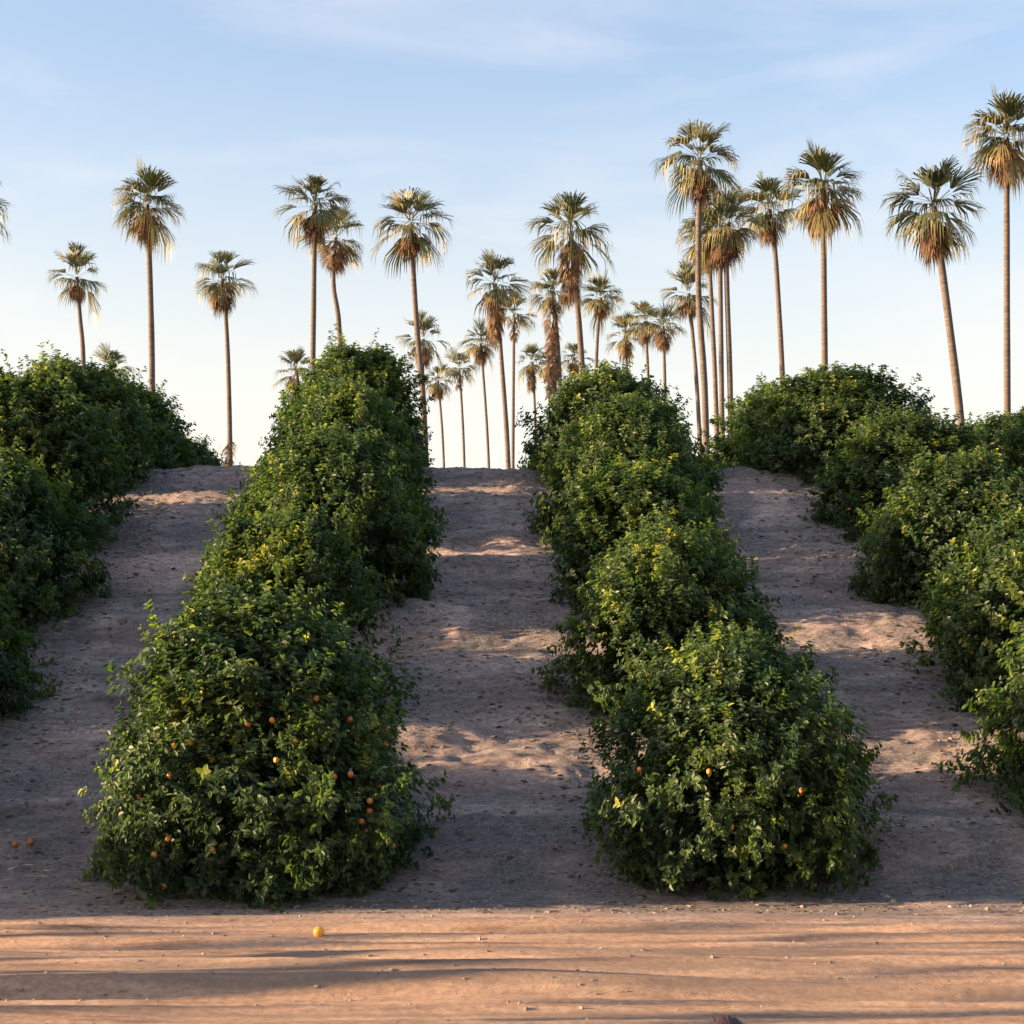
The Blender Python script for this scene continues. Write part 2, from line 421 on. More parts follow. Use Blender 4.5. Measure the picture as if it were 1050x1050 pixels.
SKIRT = 0.75          # the crowns hang down to the ground on the downhill side
def crown_mesh(seed, R, H, nshoot, squash=1.0, taper=0.5, nwhip=26):
    rng = np.random.default_rng(seed)
    def surf(th, t):
        # radius of the crown's outside at azimuth th and height share t
        prof = np.where(t > 0.34, np.power(np.clip(1 - ((t - 0.34) / 0.675) ** (1.35 + taper), 0, 1), 0.68), 0.74 + 0.26 * np.sin(np.clip(t / 0.34, 0, 1) * math.pi / 2))
        c, s = np.cos(th), np.sin(th)
        lump = 0.36 * fbm(c * 1.4 + 7, s * 1.4, t * 2.6, seed=seed, octv=3) + 0.19 * vnoise(c * 3.6, s * 3.6, t * 5.5, seed=seed + 3)
        return R * prof * (1.0 + lump)
    n = int(nshoot * 1.45)
    t = rng.beta(1.15, 1.0, n) * 0.98 + 0.02
    # keep shoot density per area about even: many near the top surface too
    cap = rng.random(n) < 0.16
    t = np.where(cap, 1 - 0.16 * rng.random(n) ** 1.3, t)
    th = rng.random(n) * 2 * math.pi
    rs = surf(th, t)
    depth = 1 - 0.34 * rng.random(n) ** 1.7
    rr = rs * depth
    rr = np.where(cap, rs * np.sqrt(rng.random(n)), rr)
    z0 = -SKIRT
    H = H + SKIRT
    p = np.stack([rr * np.cos(th), rr * np.sin(th) * squash, z0 + t * H * (0.93 + 0.1 * fbm(np.cos(th) * rr, np.sin(th) * rr, seed=seed + 5, octv=2))], 1)
    # most shoots gather in leafy clumps with dark hollows between them
    nc = int(n * 0.085)
    ctr = rng.choice(n, nc, replace=False)
    who = ctr[rng.integers(0, nc, n)]
    clumped = (rng.random(n) < 0.76)
    cdir = unit(np.stack([np.cos(th[who]), np.sin(th[who]), np.clip((t[who] - 0.3) * 1.8, 0, 1.6)], 1))
    push = rng.uniform(-0.12, 0.28, n)[who][:, None]
    pc = p[who] + cdir * push + rng.normal(size=(n, 3)) * 0.12
    p = np.where(clumped[:, None], pc, p)
    th = np.where(clumped, th[who], th); t = np.where(clumped, t[who], t)
    out = np.stack([np.cos(th), np.sin(th), np.clip((t - 0.25) * 2.2, -0.35, 1.8)], 1)
    rnd = rng.normal(size=(n, 3))
    ax = unit(unit(out) * 0.9 + np.array([0, 0, 0.30]) + rnd * 0.34)
    # hanging shoots low down
    low = (t < 0.3) & (rng.random(n) < 0.5)
    ax[low] = unit(ax[low] * np.array([1, 1, 0.2]) + np.array([0, 0, -0.5]))
    slen = rng.uniform(0.14, 0.34, n)
    nl = rng.integers(10, 16, n)
    # whips: straight shoots standing out of the crown
    nw = int(nwhip * 1.6)
    tw = np.where(rng.random(nw) < 0.68, 1 - 0.28 * rng.random(nw), rng.random(nw) * 0.55 + 0.35)
    thw = rng.random(nw) * 2 * math.pi
    rw = surf(thw, tw) * 0.93
    pw = np.stack([rw * np.cos(thw), rw * np.sin(thw) * squash, z0 + tw * H * 0.96], 1)
    aw = unit(np.stack([np.cos(thw) * 0.6, np.sin(thw) * 0.6, np.where(tw > 0.6, 1.35, 0.5)], 1) + rng.normal(size=(nw, 3)) * 0.2)
    p = np.concatenate([p, pw]); ax = np.concatenate([ax, aw]); wl = rng.uniform(0.28, 0.60, nw)
    tallw = (np.arange(nw) % 5 == 0) & (tw > 0.6)      # a few long water shoots rising above the crown
    wl = np.where(tallw, rng.uniform(0.65, 1.0, nw), wl)
    slen = np.concatenate([slen, wl])
    nl = np.concatenate([nl, np.where(tallw, 34, rng.integers(14, 24, nw))])
    tt = np.concatenate([t, tw])
    # patches of yellow-green new growth and darker old growth
    tone = 0.45 + 0.28 * fbm(p[:, 0] * 1.1, p[:, 1] * 1.1, p[:, 2] * 1.3, seed=seed + 11, octv=2) + rng.normal(size=len(p)) * 0.07
    flush = (rng.random(len(p)) < 0.03 + 0.13 * tt * tt)
    tone = np.where(flush, tone + rng.uniform(0.22, 0.42, len(p)), tone)
    sh = np.repeat(np.arange(len(p)), nl)
    m = len(sh)
    u = rng.random(m) ** 0.85
    axs = ax[sh]
    base = p[sh] + axs * (slen[sh] * u)[:, None]
    rad = unit(np.cross(axs, rng.normal(size=(m, 3))))
    d = unit(axs * (0.05 + 0.50 * u)[:, None] + rad * 1.0 + np.array([0, 0, -0.15]))
    nrm = unit(axs * 1.0 + np.array([0, 0, 0.20]) + rng.normal(size=(m, 3)) * 0.26)
    L = rng.uniform(0.062, 0.122, m)
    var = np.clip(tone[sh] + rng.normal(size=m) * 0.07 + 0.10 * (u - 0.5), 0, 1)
        # a few inner leaves close off the heart of the crown
    ni = nshoot * 4
    ti = rng.random(ni) * 0.9 + 0.03; thi = rng.random(ni) * 6.283
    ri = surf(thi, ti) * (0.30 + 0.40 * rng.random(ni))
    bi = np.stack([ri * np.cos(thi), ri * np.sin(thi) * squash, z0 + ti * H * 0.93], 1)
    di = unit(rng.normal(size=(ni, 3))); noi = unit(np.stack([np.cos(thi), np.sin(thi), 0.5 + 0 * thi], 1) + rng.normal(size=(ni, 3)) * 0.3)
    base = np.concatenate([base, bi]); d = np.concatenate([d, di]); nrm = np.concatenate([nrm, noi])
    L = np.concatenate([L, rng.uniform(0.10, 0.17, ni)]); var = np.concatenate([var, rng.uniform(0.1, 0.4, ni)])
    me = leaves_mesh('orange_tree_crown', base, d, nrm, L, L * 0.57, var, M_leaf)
    # branches inside, and the stems of the whips
    br = []
    rg = random.Random(seed)
    for k in range(9):
        a = k * 0.7 + rg.random(); e = rg.uniform(0.5, 0.85); hh = (H - SKIRT) * rg.uniform(0.45, 0.85)
        r_ = R * rg.uniform(0.35, 0.65)
        p0 = Vector((0.03 * math.cos(a), 0.03 * math.sin(a), 0.42 + 0.03 * k))
        p1 = Vector((r_ * 0.35 * math.cos(a), r_ * 0.35 * math.sin(a), p0.z + (hh - p0.z) * 0.45))
        p2 = Vector((r_ * math.cos(a + .2), r_ * math.sin(a + .2), hh))
        br.append(([p0, p1, p2], [0.06, 0.04, 0.012]))
    trunk = [([(0, 0, -0.15), (0.02, 0.01, 0.15), (-0.01, 0.02, 0.6)], [0.16, 0.115, 0.10])]
    for q in range(nw):
        pass
    tm = tubes_mesh('orange_tree_trunk', trunk + br, M_bark, 7)
    bm_ = None
    def fruit_at(rgen, lowbias=0.55, front=False):
        t_ = min(0.92, max(0.05, abs(rgen.gauss(0.40, 0.22)))) if lowbias else rgen.random() * 0.85
        th_ = rgen.uniform(-math.pi * 0.93, -math.pi * 0.07) if front else rgen.random() * 2 * math.pi
        r_ = float(surf(np.array([th_]), np.array([t_]))[0]) * rgen.uniform(0.86, 0.98)
        return (r_ * math.cos(th_), r_ * math.sin(th_) * squash, z0 + t_ * H * 0.95)
    return me, tm, bm_, fruit_at

def fruit_mesh():
    bm = bmesh.new()
    bmesh.ops.create_uvsphere(bm, u_segments=14, v_segments=10, radius=0.040)
    for v in bm.verts:
        if abs(v.co.z) > 0.035: v.co.z *= 0.88
        v.co.z *= 0.96
    bmesh.ops.create_cone(bm, segments=6, radius1=0.006, radius2=0.004, depth=0.006, cap_ends=True, matrix=Matrix.Translation((0, 0, 0.036)))
    me = bpy.data.meshes.new('orange_fruit'); bm.to_mesh(me); bm.free()
    me.polygons.foreach_set('use_smooth', [True] * len(me.polygons))
    me.materials.append(M_fruit)
    return me
FRUIT = fruit_mesh()

KINDS = {}
def kind(key, *a, **k):
    KINDS[key] = crown_mesh(*a, **k)
#            seed  R    H   shoots
kind('big',   11, 1.98, 3.25, 3300, taper=1.1, nwhip=30)
kind('round', 12, 1.95, 2.60, 3000, taper=1.3, nwhip=26)
kind('lumpy', 13, 1.90, 2.85, 2900, taper=1.0, nwhip=40)
kind('tall',  14, 1.90, 3.35, 3000, taper=0.9, nwhip=40)
kind('wide',  15, 2.05, 2.70, 3000, taper=1.5, nwhip=30)
kind('small', 16, 1.55, 3.00, 2400, taper=0.8, nwhip=26)

ORD = ['first', 'second', 'third', 'fourth', 'fifth', 'sixth', 'seventh', 'eighth', 'ninth', 'tenth', 'eleventh', 'twelfth', 'thirteenth', 'fourteenth']
ROWNAME = {0: 'first row left of aisle', 1: 'first row right of aisle', -1: 'second row left of aisle', 2: 'second row right of aisle',
           -2: 'third row left of aisle', 3: 'third row right of aisle', -3: 'fourth row left of aisle', 4: 'fourth row right of aisle',
           -4: 'fifth row left of aisle'}
LOOK = {'big': 'full pyramid shaped', 'round': 'rounded bushy', 'lumpy': 'uneven bushy', 'tall': 'tall leafy', 'wide': 'broad low', 'small': 'narrow leafy'}
rnd = random.Random(4)
def orange_tree(key, x, y, rotz, scale, label, nfruit=0, front=False):
    me, tm, bm_, fa = KINDS[key]
    r = tag(link('orange_tree', None, None, (x, y, gz(x, y) - 0.03), rotz, scale), label, 'orange tree', 'orange trees planted in rows on the slope')
    r.empty_display_size = 0.3
    t = link('trunk', tm, r)
    link('crown', me, r)
    rf = random.Random(int(x * 100 + y * 10))
    s = scale if not isinstance(scale, tuple) else 1.0
    for k in range(nfruit):
        p = fa(rf, front=front)
        f = link('fruit', FRUIT, r, p, rf.random() * 6)
        f.rotation_euler = (rf.uniform(-1, 1), rf.uniform(-1, 1), rf.random() * 6)
    return r

# per row: (distance ahead, kind, scale, lateral nudge)
STEP = 4.75
def row_layout(k):
    base = 26.2 + SPACING * k * math.tan(SUN_BACK) * 0.95
    L = []
    if k == 0:
        L = [(25.15, 'big', (0.93, 0.95, 1.0), -0.16, 70), (30.6, 'tall', (0.72, 0.78, 0.86), -0.40, 8), (35.9, 'wide', (0.87, 1.05, 1.02), -0.02, 4), (40.6, 'lumpy', (0.84, 1.05, 1.0), 0.05, 2), (45.2, 'tall', (0.86, 0.95, 0.86), 0.06, 2), (50.2, 'round', 0.85, -.1, 0), (55, 'wide', 0.85, -.1, 0), (60, 'lumpy', 0.85, -.1, 0)]
    elif k == 1:
        L = [(25.35, 'round', (0.80, 0.95, 0.94), 0.10, 40), (30.9, 'lumpy', (0.80, 0.95, 0.88), 0.0, 10), (35.5, 'small', (0.92, 1.05, 0.84), -0.05, 6), (40.0, 'wide', (0.80, 0.95, 0.92), 0.10, 5), (45.0, 'round', (0.86, 0.95, 0.90), 0.12, 2), (50.2, 'lumpy', 0.8, .25, 0), (55, 'wide', 0.8, .25, 0), (60, 'round', 0.8, .25, 0)]
    elif k == -1:
        ks = ['wide', 'lumpy', 'round', 'tall', 'lumpy', 'tall', 'round', 'wide', 'lumpy', 'round']
        sc = [(1, 1, 0.80), (0.92, 1, 0.90), (0.96, 1, 1), (0.95, 1, 0.95), (0.92, 1, 0.88), (0.9, 1, 0.78), (0.9, 1, 0.85), 0.9, 0.9, 0.9]
        L = [(base + (0.6 if i == 0 else 0.25) + STEP * i, ks[i], sc[i], (-.65, -.40, -.3, -.55, -.55, -.2, -.1, -.1, -.1, -.1)[i], 6 if i < 5 else 0) for i in range(10)]
    elif k == 2:
        ks = ['lumpy', 'round', 'wide', 'lumpy', 'wide', 'tall', 'wide', 'round', 'lumpy', 'wide']
        sc = [(0.98, 1.05, 1.12), (0.92, 1, 0.98), (0.90, 1, 0.90), (0.90, 1, 0.78), (0.95, 1, 0.80), (1.0, 1, 0.80), 0.85, 0.85, 0.85, 0.85]
        L = [(26.8 + STEP * i, ks[i], sc[i], (.05, .25, .35, .25, -.3, -.55, -.5, 0, 0, 0)[i], 6 if i < 5 else 0) for i in range(10)]
    elif k > 2:
        ks = ['lumpy', 'round', 'wide', 'lumpy', 'round', 'small', 'wide', 'lumpy', 'wide', 'round']
        L = [(26.8 + STEP * i, ks[(i + k) % 10], (0.98, 1, 0.92 if i > 5 else (0.70 if i > 3 else 0.85)), 0, 0) for i in range(10)]
    elif k == -2:
        L = [(base + 2.2 + STEP * i, ['round', 'lumpy', 'wide', 'tall'][i % 4], (1, 1.02, 1.0) if i >= 0 else (0.8, 0.85, 0.75), 0, 0) for i in range(-1, 10) if i != 3]
    elif k == -3:
        L = [(base + STEP * i + 1.0, ['lumpy', 'wide', 'tall', 'round'][i % 4], (1, 1.05, 1.0), 0, 0) for i in range(-1, 10)]
    else:
        rr = random.Random(k + 50)
        n0 = 1 if k < 0 else 0
        L = [(base + STEP * i, rr.choice(['round', 'lumpy', 'wide', 'tall', 'round']), rr.uniform(0.9, 1.02), 0, 0) for i in range(-n0, 10)]
        L = [(d + 1.5, a, b, c, e) for d, a, b, c, e in L]
    return L
for k in (-4, -3, -2, -1, 0, 1, 2, 3, 4):
    for i, (d, key, sc, nud, nf) in enumerate(row_layout(k)):
        x = row_x(k, d) + nud
        where = '%s orange tree, %s from the road, %s' % (LOOK[key], ORD[i], ROWNAME[k])
        if k == 0 and i == 0: where = 'full pyramid shaped orange tree dotted with fruit, at the foot of the slope'
        if k == 1 and i == 0: where = 'low rounded orange tree with few fruit at the foot of the slope, right of aisle'
        rz = 0.0 if (k == 0 and i == 0) else (rnd.choice([0, math.pi]) + rnd.uniform(-0.5, 0.5))
        orange_tree(key, x, d, rz, sc, where, nf, front=(k == 0 and i == 0))

# ------------------------------------------------------------------ fan palms
def fan_frond(V, Q, T3, var, rng, heart, az, pol, reach, splay, droop, tone, nseg=15):
    """one costapalmate leaf: petiole arching out, then a fan of drooping segments"""
    h = np.array([math.cos(az), math.sin(az), 0.0])
    d0 = h * math.sin(pol) + np.array([0, 0, math.cos(pol)])
    g = np.array([0, 0, -1.0])
    pet = reach * (0.28 + 0.16 * rng.random()); bl = reach * 0.84
    side = np.cross(d0, np.array([0, 0, 1.0])); side /= max(np.linalg.norm(side), 1e-6)
    pts = []
    for s in (0, .5, 1.0):
        pts.append(heart + d0 * pet * s + g * droop * 0.10 * pet * s * s)
    w = 0.022
    n0 = len(V)
    for q in pts: V.append(q - side * w); V.append(q + side * w)
    for i in range(2):
        Q.append((n0 + 2 * i, n0 + 2 * i + 1, n0 + 2 * i + 3, n0 + 2 * i + 2)); var.append((tone + 0.25, 4))
    hub = pts[-1]
    dd = pts[-1] - pts[-2]; dd /= np.linalg.norm(dd)
    upn = np.cross(side, dd)
    if upn[2] < 0: upn = -upn
    dth = splay * 2 / nseg
    for k in range(nseg):
        a = -splay + dth * (k + 0.5) + rng.normal() * 0.03
        sd = dd * math.cos(a) + side * math.sin(a) + upn * (0.10 + 0.10 * abs(math.sin(a)))
        sd /= np.linalg.norm(sd)
        cs = np.cross(sd, upn); cs /= max(np.linalg.norm(cs), 1e-6)
        Ls = bl * (0.62 + 0.38 * math.cos(a * 0.7)) * rng.uniform(0.88, 1.05)
        n0 = len(V)
        dr = droop * rng.uniform(0.7, 1.35)
        for f, wf in ((0.04, 0.2), (0.34, 0.80), (0.72, 0.66)):
            c = hub + sd * Ls * f * (1 - 0.22 * dr * f * f) + g * Ls * dr * 0.75 * f ** 2.6
            ww = 0.5 * 0.46 * bl * dth * 1.15 * wf
            V.append(c - cs * ww); V.append(c + cs * ww)
        c = hub + sd * Ls * (1 - 0.30 * dr) + g * Ls * dr * 0.80
        V.append(c)
        Q.append((n0, n0 + 1, n0 + 3, n0 + 2)); Q.append((n0 + 2, n0 + 3, n0 + 5, n0 + 4)); T3.append((n0 + 4, n0 + 5, n0 + 6))
        var.append((tone + rng.normal() * 0.05, 4)); var.append((tone + rng.normal() * 0.05 + 0.04, 4)); var.append((tone + 0.25 + rng.normal() * 0.05, 3))

def pack(name, V, Q, T3, var, mat):
    vq = [v for v, n in var if n == 4]; vt = [v for v, n in var if n == 3]
    return mesh_np(name, np.array(V), [np.array(Q), np.array(T3)], mat, False, attr=np.clip(np.array(vq + vt), 0, 1))

def palm_crown(seed, n=27, pmax=118, sparse=False):
    rng = np.random.default_rng(seed)
    V = []; Q = []; T3 = []; var = []
    for i in range(n):
        f = (i + 0.5) / n
        pol = math.radians(10 + (pmax - 10) * f ** 1.05 + rng.normal() * 11)
        az = i * 2.39996 + rng.normal() * 0.25
        reach = (1.30 + 0.26 * min(1, f * 2.2)) * rng.uniform(0.80, 1.15) * (1.0 if f < 0.75 else 0.92)
        droop = 0.38 + 0.42 * f + rng.normal() * 0.14
        tone = 0.30 + 0.42 * f ** 2.4 + rng.normal() * 0.17
        heart = np.array([0.06 * math.cos(az), 0.06 * math.sin(az), 0.14 - 0.42 * f + rng.normal() * 0.10])
        fan_frond(V, Q, T3, var, rng, heart, az, pol, reach, math.radians(30 + 16 * min(1, f * 2) + rng.normal() * 6), max(0.1, droop), tone)
    # short leaf bases that close the heart
    return pack('palm_crown', V, Q, T3, var, M_palm)

def palm_skirt(seed, length, n, spread=1.0):
    rng = np.random.default_rng(seed)
    V = []; Q = []; T3 = []; var = []
    for i in range(n):
        f = i / max(1, n - 1)
        az = i * 2.39996 + rng.normal() * 0.3
        pol = math.radians(128 + 44 * f ** 0.6 + rng.normal() * 6)
        reach = rng.uniform(0.70, 1.08) * spread
        heart = np.array([0.14 * math.cos(az), 0.14 * math.sin(az), -0.25 - (length - 0.8) * f])
        fan_frond(V, Q, T3, var, rng, heart, az, pol, reach * (1 - 0.15 * f), math.radians(rng.uniform(25, 55)), 0.55, 0.45 + rng.normal() * 0.2 - 0.15 * f, nseg=11)
    return pack('palm_dead_fronds', V, Q, T3, var, M_dead)

CROWNS = [palm_crown(101, 30, 126), palm_crown(102, 24, 114), palm_crown(103, 35, 132), palm_crown(104, 28, 122), palm_crown(105, 32, 130), palm_crown(106, 24, 120), palm_crown(107, 33, 126), palm_crown(108, 29, 134)]
SKIRTS = {'short': [palm_skirt(s, 1.15, 22, .85) for s in (201, 202)], 'mid': [palm_skirt(s, 1.55, 32, .88) for s in (203, 204)],
          'long': [palm_skirt(205, 2.7, 58, 0.72)], 'full': [palm_skirt(207, 5.6, 130, 0.66)], 'thin': [palm_skirt(206, 2.1, 22, 0.55)]}

def palm_trunk_mesh(p_top, pts, r0, r1):
    """pts from base to top in coordinates relative to the base"""
    n = 16
    P = []; Rr = []
    m = len(pts)
    for i in range(n + 1):
        s = i / n
        q = s * (m - 1); j = min(int(q), m - 2); u = q - j
        # Catmull-Rom through the given points
        a = pts[max(j - 1, 0)]; b = pts[j]; c = pts[j + 1]; d = pts[min(j + 2, m - 1)]
        v = 0.5 * ((2 * b) + (c - a) * u + (2 * a - 5 * b + 4 * c - d) * u * u + (3 * b - a - 3 * c + d) * u ** 3)
        P.append(v)
        fl = 1.0 + 0.7 * math.exp(-s * 16)
        Rr.append((r0 + (r1 - r0) * s) * fl * (1 + 0.03 * math.sin(i * 2.1)))
    return tubes_mesh('palm_trunk', [(P, Rr)], M_pbark, 10)

def palm(cx, cy, width, foot, skirt='mid', crown=0, look='', dist=None, ws=1.0, mid=None, real=3.05):
    """cx, cy: where the crown's heart is seen; width: crown width in the photo; foot: (px, py) low on its trunk"""
    d = dist if dist else real * F / width
    top = at(cx, cy, d)
    fx = at(foot[0], foot[1], d)
    # follow the trunk's lean down to the ground
    zt, zf = top.z, fx.z
    base_z = gz(fx.x, d)
    slope = (fx.x - top.x) / (zf - zt) if zf != zt else 0
    ext = 0.4 * slope
    bx = fx.x + ext * (base_z - zf)
    base = Vector((bx, d, gz(bx, d) - 0.1))
    s = width * ws * d / F / 2.50
    pts = [Vector((0, 0, 0)), Vector((fx.x - bx, 0, max(zf - base.z, 0.3)))]
    if mid: 
        q = at(mid[0], mid[1], d); pts.append(q - base)
    pts.append(Vector((top.x - bx, 0, top.z - base.z - 0.15 * s)))
    r1 = 0.095 * s ** 0.5; r0 = 0.145 * s ** 0.5
    root = tag(link('fan_palm', None, None, base), look, 'palm tree', 'tall fan palms beyond the crest')
    tm = palm_trunk_mesh(None, pts, r0, r1)
    link('trunk', tm, root)
    hp = (top.x - bx, 0, top.z - base.z)
    rz = (cx * 0.37) % 6.28
    link('crown', CROWNS[crown % len(CROWNS)], root, hp, rz, s)
    sk = SKIRTS[skirt][int(cx) % len(SKIRTS[skirt])]
    link('dead_fronds', sk, root, hp, rz + 1, s)
    return root

PALMS = [
 # cx, cy, width, foot, skirt, crown, label, extra
 (-26, 207, 66, (-20, 400), 'mid', 0, 'tall fan palm cut off by the left edge, only its fronds showing high up', {}),
 (-24, 382, 48, (-22, 420), 'mid', 1, 'low fan palm cut off by the left edge just above the orange trees', {}),
 (79, 281, 54, (86, 392), 'short', 1, 'small slim fan palm with a sparse crown, second palm from the left edge', {'mid': (82, 325)}),
 (151, 206, 70, (156, 392), 'mid', 2, 'tall full crowned fan palm standing alone in the upper left', {'mid': (153, 260)}),
 (115, 377, 44, (118, 420), 'mid', 3, 'short fan palm peeking over the orange trees at the left', {}),
 (228, 283, 58, (236, 470), 'mid', 3, 'fan palm with a bent trunk and shaggy foot, standing in the left gap', {'mid': (233, 350)}),
 (323, 207, 67, (321, 360), 'mid', 4, 'taller fan palm of the close pair above the left middle orange trees', {}),
 (344, 240, 60, (349, 362), 'mid', 5, 'lower fan palm of the close pair, overlapping its taller neighbour', {'mid': (342, 292)}),
 (303, 380, 42, (306, 410), 'mid', 1, 'short fan palm half hidden behind the left middle orange trees', {}),
 (421, 226, 73, (435, 432), 'short', 0, 'tall fan palm with a leaning trunk and one loose brown frond, centre left', {'mid': (427, 330)}),
 (434, 345, 46, (433, 420), 'mid', 1, 'pale fan palm standing directly behind a tall leaning trunk', {}),
 (449, 388, 33, (455, 474), 'mid', 4, 'short golden fan palm at the left of the middle gap', {}),
 (471, 376, 35, (476, 474), 'thin', 3, 'short slender fan palm second in the middle gap', {}),
 (493, 350, 37, (501, 474), 'mid', 2, 'medium fan palm third in the middle gap with a brown skirt', {}),
 (508, 288, 60, (521, 474), 'long', 5, 'tall fan palm with a spiky top and long skirt in the middle gap', {'mid': (515, 380)}),
 (527, 320, 42, (526, 474), 'thin', 5, 'slim fan palm with a thin skirt at the right of the middle gap', {}),
 (585, 233, 76, (597, 380), 'long', 0, 'tallest fan palm of the middle group with a long brown skirt', {}),
 (566, 298, 52, (574, 385), 'full', 3, 'dark fan palm whose dead fronds cover its whole trunk', {}),
 (616, 303, 44, (611, 385), 'short', 2, 'compact round crowned fan palm right of the middle group', {}),
 (545, 369, 32, (548, 410), 'long', 1, 'short fan palm with a fat brown skirt behind the middle orange tree', {}),
 (562, 372, 30, (563, 410), 'mid', 4, 'small fan palm crown just showing beside a fat brown skirt', {}),
 (589, 366, 32, (590, 410), 'mid', 5, 'small fan palm mostly hidden behind two trunks in the middle', {}),
 (641, 342, 38, (643, 400), 'mid', 1, 'golden fan palm at the left of three overlapping ones', {}),
 (661, 327, 40, (665, 400), 'mid', 0, 'golden fan palm in the middle of three overlapping ones', {}),
 (680, 332, 42, (682, 410), 'mid', 3, 'fan palm at the right of three overlapping golden ones', {}),
 (706, 298, 52, (716, 420), 'short', 1, 'short fan palm crossed by the trunk of a tall one', {}),
 (718, 160, 77, (723, 412), 'mid', 0, 'tall fan palm at the left of the right hand group', {'mid': (716, 290)}),
 (726, 240, 60, (734, 410), 'mid', 2, 'fan palm at the left of a tight clump of three trunks', {}),
 (738, 232, 64, (740, 410), 'mid', 4, 'fan palm in the middle of a tight clump of three trunks', {}),
 (747, 224, 64, (749, 410), 'mid', 1, 'fan palm at the right of a tight clump of three trunks', {'mid': (745, 275)}),
 (789, 211, 62, (803, 400), 'mid', 6, 'fan palm with a slightly leaning trunk between clump and wide crowned palm', {'mid': (795, 260)}),
 (844, 190, 80, (846, 400), 'mid', 2, 'wide crowned fan palm with a straight trunk, right hand group', {}),
 (957, 207, 93, (985, 432), 'mid', 4, 'large fan palm with a strongly leaning trunk at the right', {'mid': (965, 268)}),
 (1032, 137, 84, (1033, 430), 'mid', 2, 'tallest fan palm at the right edge of the picture', {}),
]
for cx, cy, w, foot, skk, cr, lab, ex in PALMS:
    palm(cx, cy, w, foot, skk, cr, lab, **ex)

# unseen palms added at the left so their trunks cast shade across the road
def shade_palm(x, y, s, lab):
    root = tag(link('fan_palm', None, None, (x, y, gz(x, y) - 0.1)), lab, 'palm tree', 'unseen fan palms added to shade the road')
    H = 14.0 + 5 * s
    link('trunk', palm_trunk_mesh(None, [Vector((0, 0, 0)), Vector((0.1, 0.05, H * 0.4)), Vector((0.2, 0.0, H))], 0.17 * s, 0.13 * s), root)
    link('crown', CROWNS[int(-x) % 6], root, (0.2, 0, H), x, max(s, .8))
    link('dead_fronds', SKIRTS['mid'][0], root, (0.2, 0, H), x + 1, s)
tb = math.tan(SUN_BACK)
RS = [(-11.5, 17.25, .8), (-16.5, 16.45, 0.6), (-13.0, 14.7, 1.25), (-14.5, 13.1, 0.7), (-21.0, 18.7, 0.55), (-24.0, 19.9, 0.6),
      (-18.0, 15.75, 0.5), (-19.5, 13.75, 0.45), (-23.0, 17.9, 0.5), (-28.0, 19.3, 0.55), (-26.0, 15.25, 0.45), (-30.0, 20.6, 0.6), (-22.0, 12.5, 0.6)]
for q, (x, hit, s_) in enumerate(RS):
    shade_palm(x, hit + x * tb, s_, 'unseen fan palm added for shade left of the picture, %s nearest of them' % ORD[q])

# shaggy clump low on the bent palm in the left gap
for o in list(scene.objects):
    if o.get('label', '').startswith('fan palm with a bent trunk'):
        hp = at(235, 444, o.location.y) - o.location
        link('dead_fronds', SKIRTS['thin'][0], o, hp, 1.0, 1.1)

# ------------------------------------------------------------------ fallen oranges
def on_ground(px, py):
    r = ray(px, py)
    t = np.arange(8.0, 46.0, 0.02)
    X = r.x / r.y * t; Z = CAM_H + r.z / r.y * t
    k = int(np.argmax(Z <= ground(X, t)))
    return Vector((X[k], t[k], Z[k]))
for px, py, lab in [(327, 960, 'bright orange fruit lying alone on the sandy road'), (15, 870, 'fallen orange on the slope at the left edge, nearer the edge of two'),
                    (31, 867, 'fallen orange on the slope at the left edge, right one of two')]:
    p = on_ground(px, py)
    f = tag(link('fallen_orange', FRUIT, None, (p.x, p.y, gz(p.x, p.y) + 0.036), 0.5, 1.15), lab, 'orange', 'fallen oranges')
    f.rotation_euler = (0.5, 0.9, 0.3)
    if px == 327:
        f.data = FRUIT.copy(); f.data.materials[0] = flat_mat('sunlit_orange_peel', (0.85, 0.33, 0.03), 0.4, 60, 0.10); f.scale = (1.4, 1.4, 1.4)  # brighter peel colour stands in for sunlight on this one fruit

# ------------------------------------------------------------------ clods, chips and fallen leaves
def scatter(name, n, region, size, mat, seed, flat, dens):
    rng = np.random.default_rng(seed)
    x = rng.uniform(region[0], region[1], n); y = rng.uniform(region[2], region[3], n)
    keep = rng.random(n) < dens(x, y)
    x = x[keep]; y = y[keep]; n = len(x)
    sz = size * np.minimum(rng.lognormal(0, 0.45, n), 2.2)
    z = ground(x, y)
    a = rng.random(n) * 6.28
    V = []; c, s_ = np.cos(a), np.sin(a)
    prof = [(-.5, -.35, 0), (.45, -.5, 0), (.55, .4, 0), (-.4, .5, 0), (-.25, -.2, 1), (.25, -.25, .8), (.3, .2, .9), (-.2, .28, .75)]
    for (u, v, w) in prof:
        ju = rng.normal(size=n) * 0.12; jv = rng.normal(size=n) * 0.12
        xx = (u + ju) * sz * 1.3; yy_ = (v + jv) * sz
        V.append(np.stack([x + c * xx - s_ * yy_, y + s_ * xx + c * yy_, z + (w * flat * (1 + ju) - 0.12) * sz], 1))
    V = np.stack(V, 1).reshape(-1, 3)
    k = np.arange(n)[:, None] * 8
    Fc = np.concatenate([k + np.array(q) for q in ((4, 5, 6, 7), (0, 1, 5, 4), (1, 2, 6, 5), (2, 3, 7, 6), (3, 0, 4, 7))])
    me = mesh_np(name, V, Fc, mat, False, attr=np.tile(rng.random(n), 5))
    return tag(link(name, me), kind='stuff')
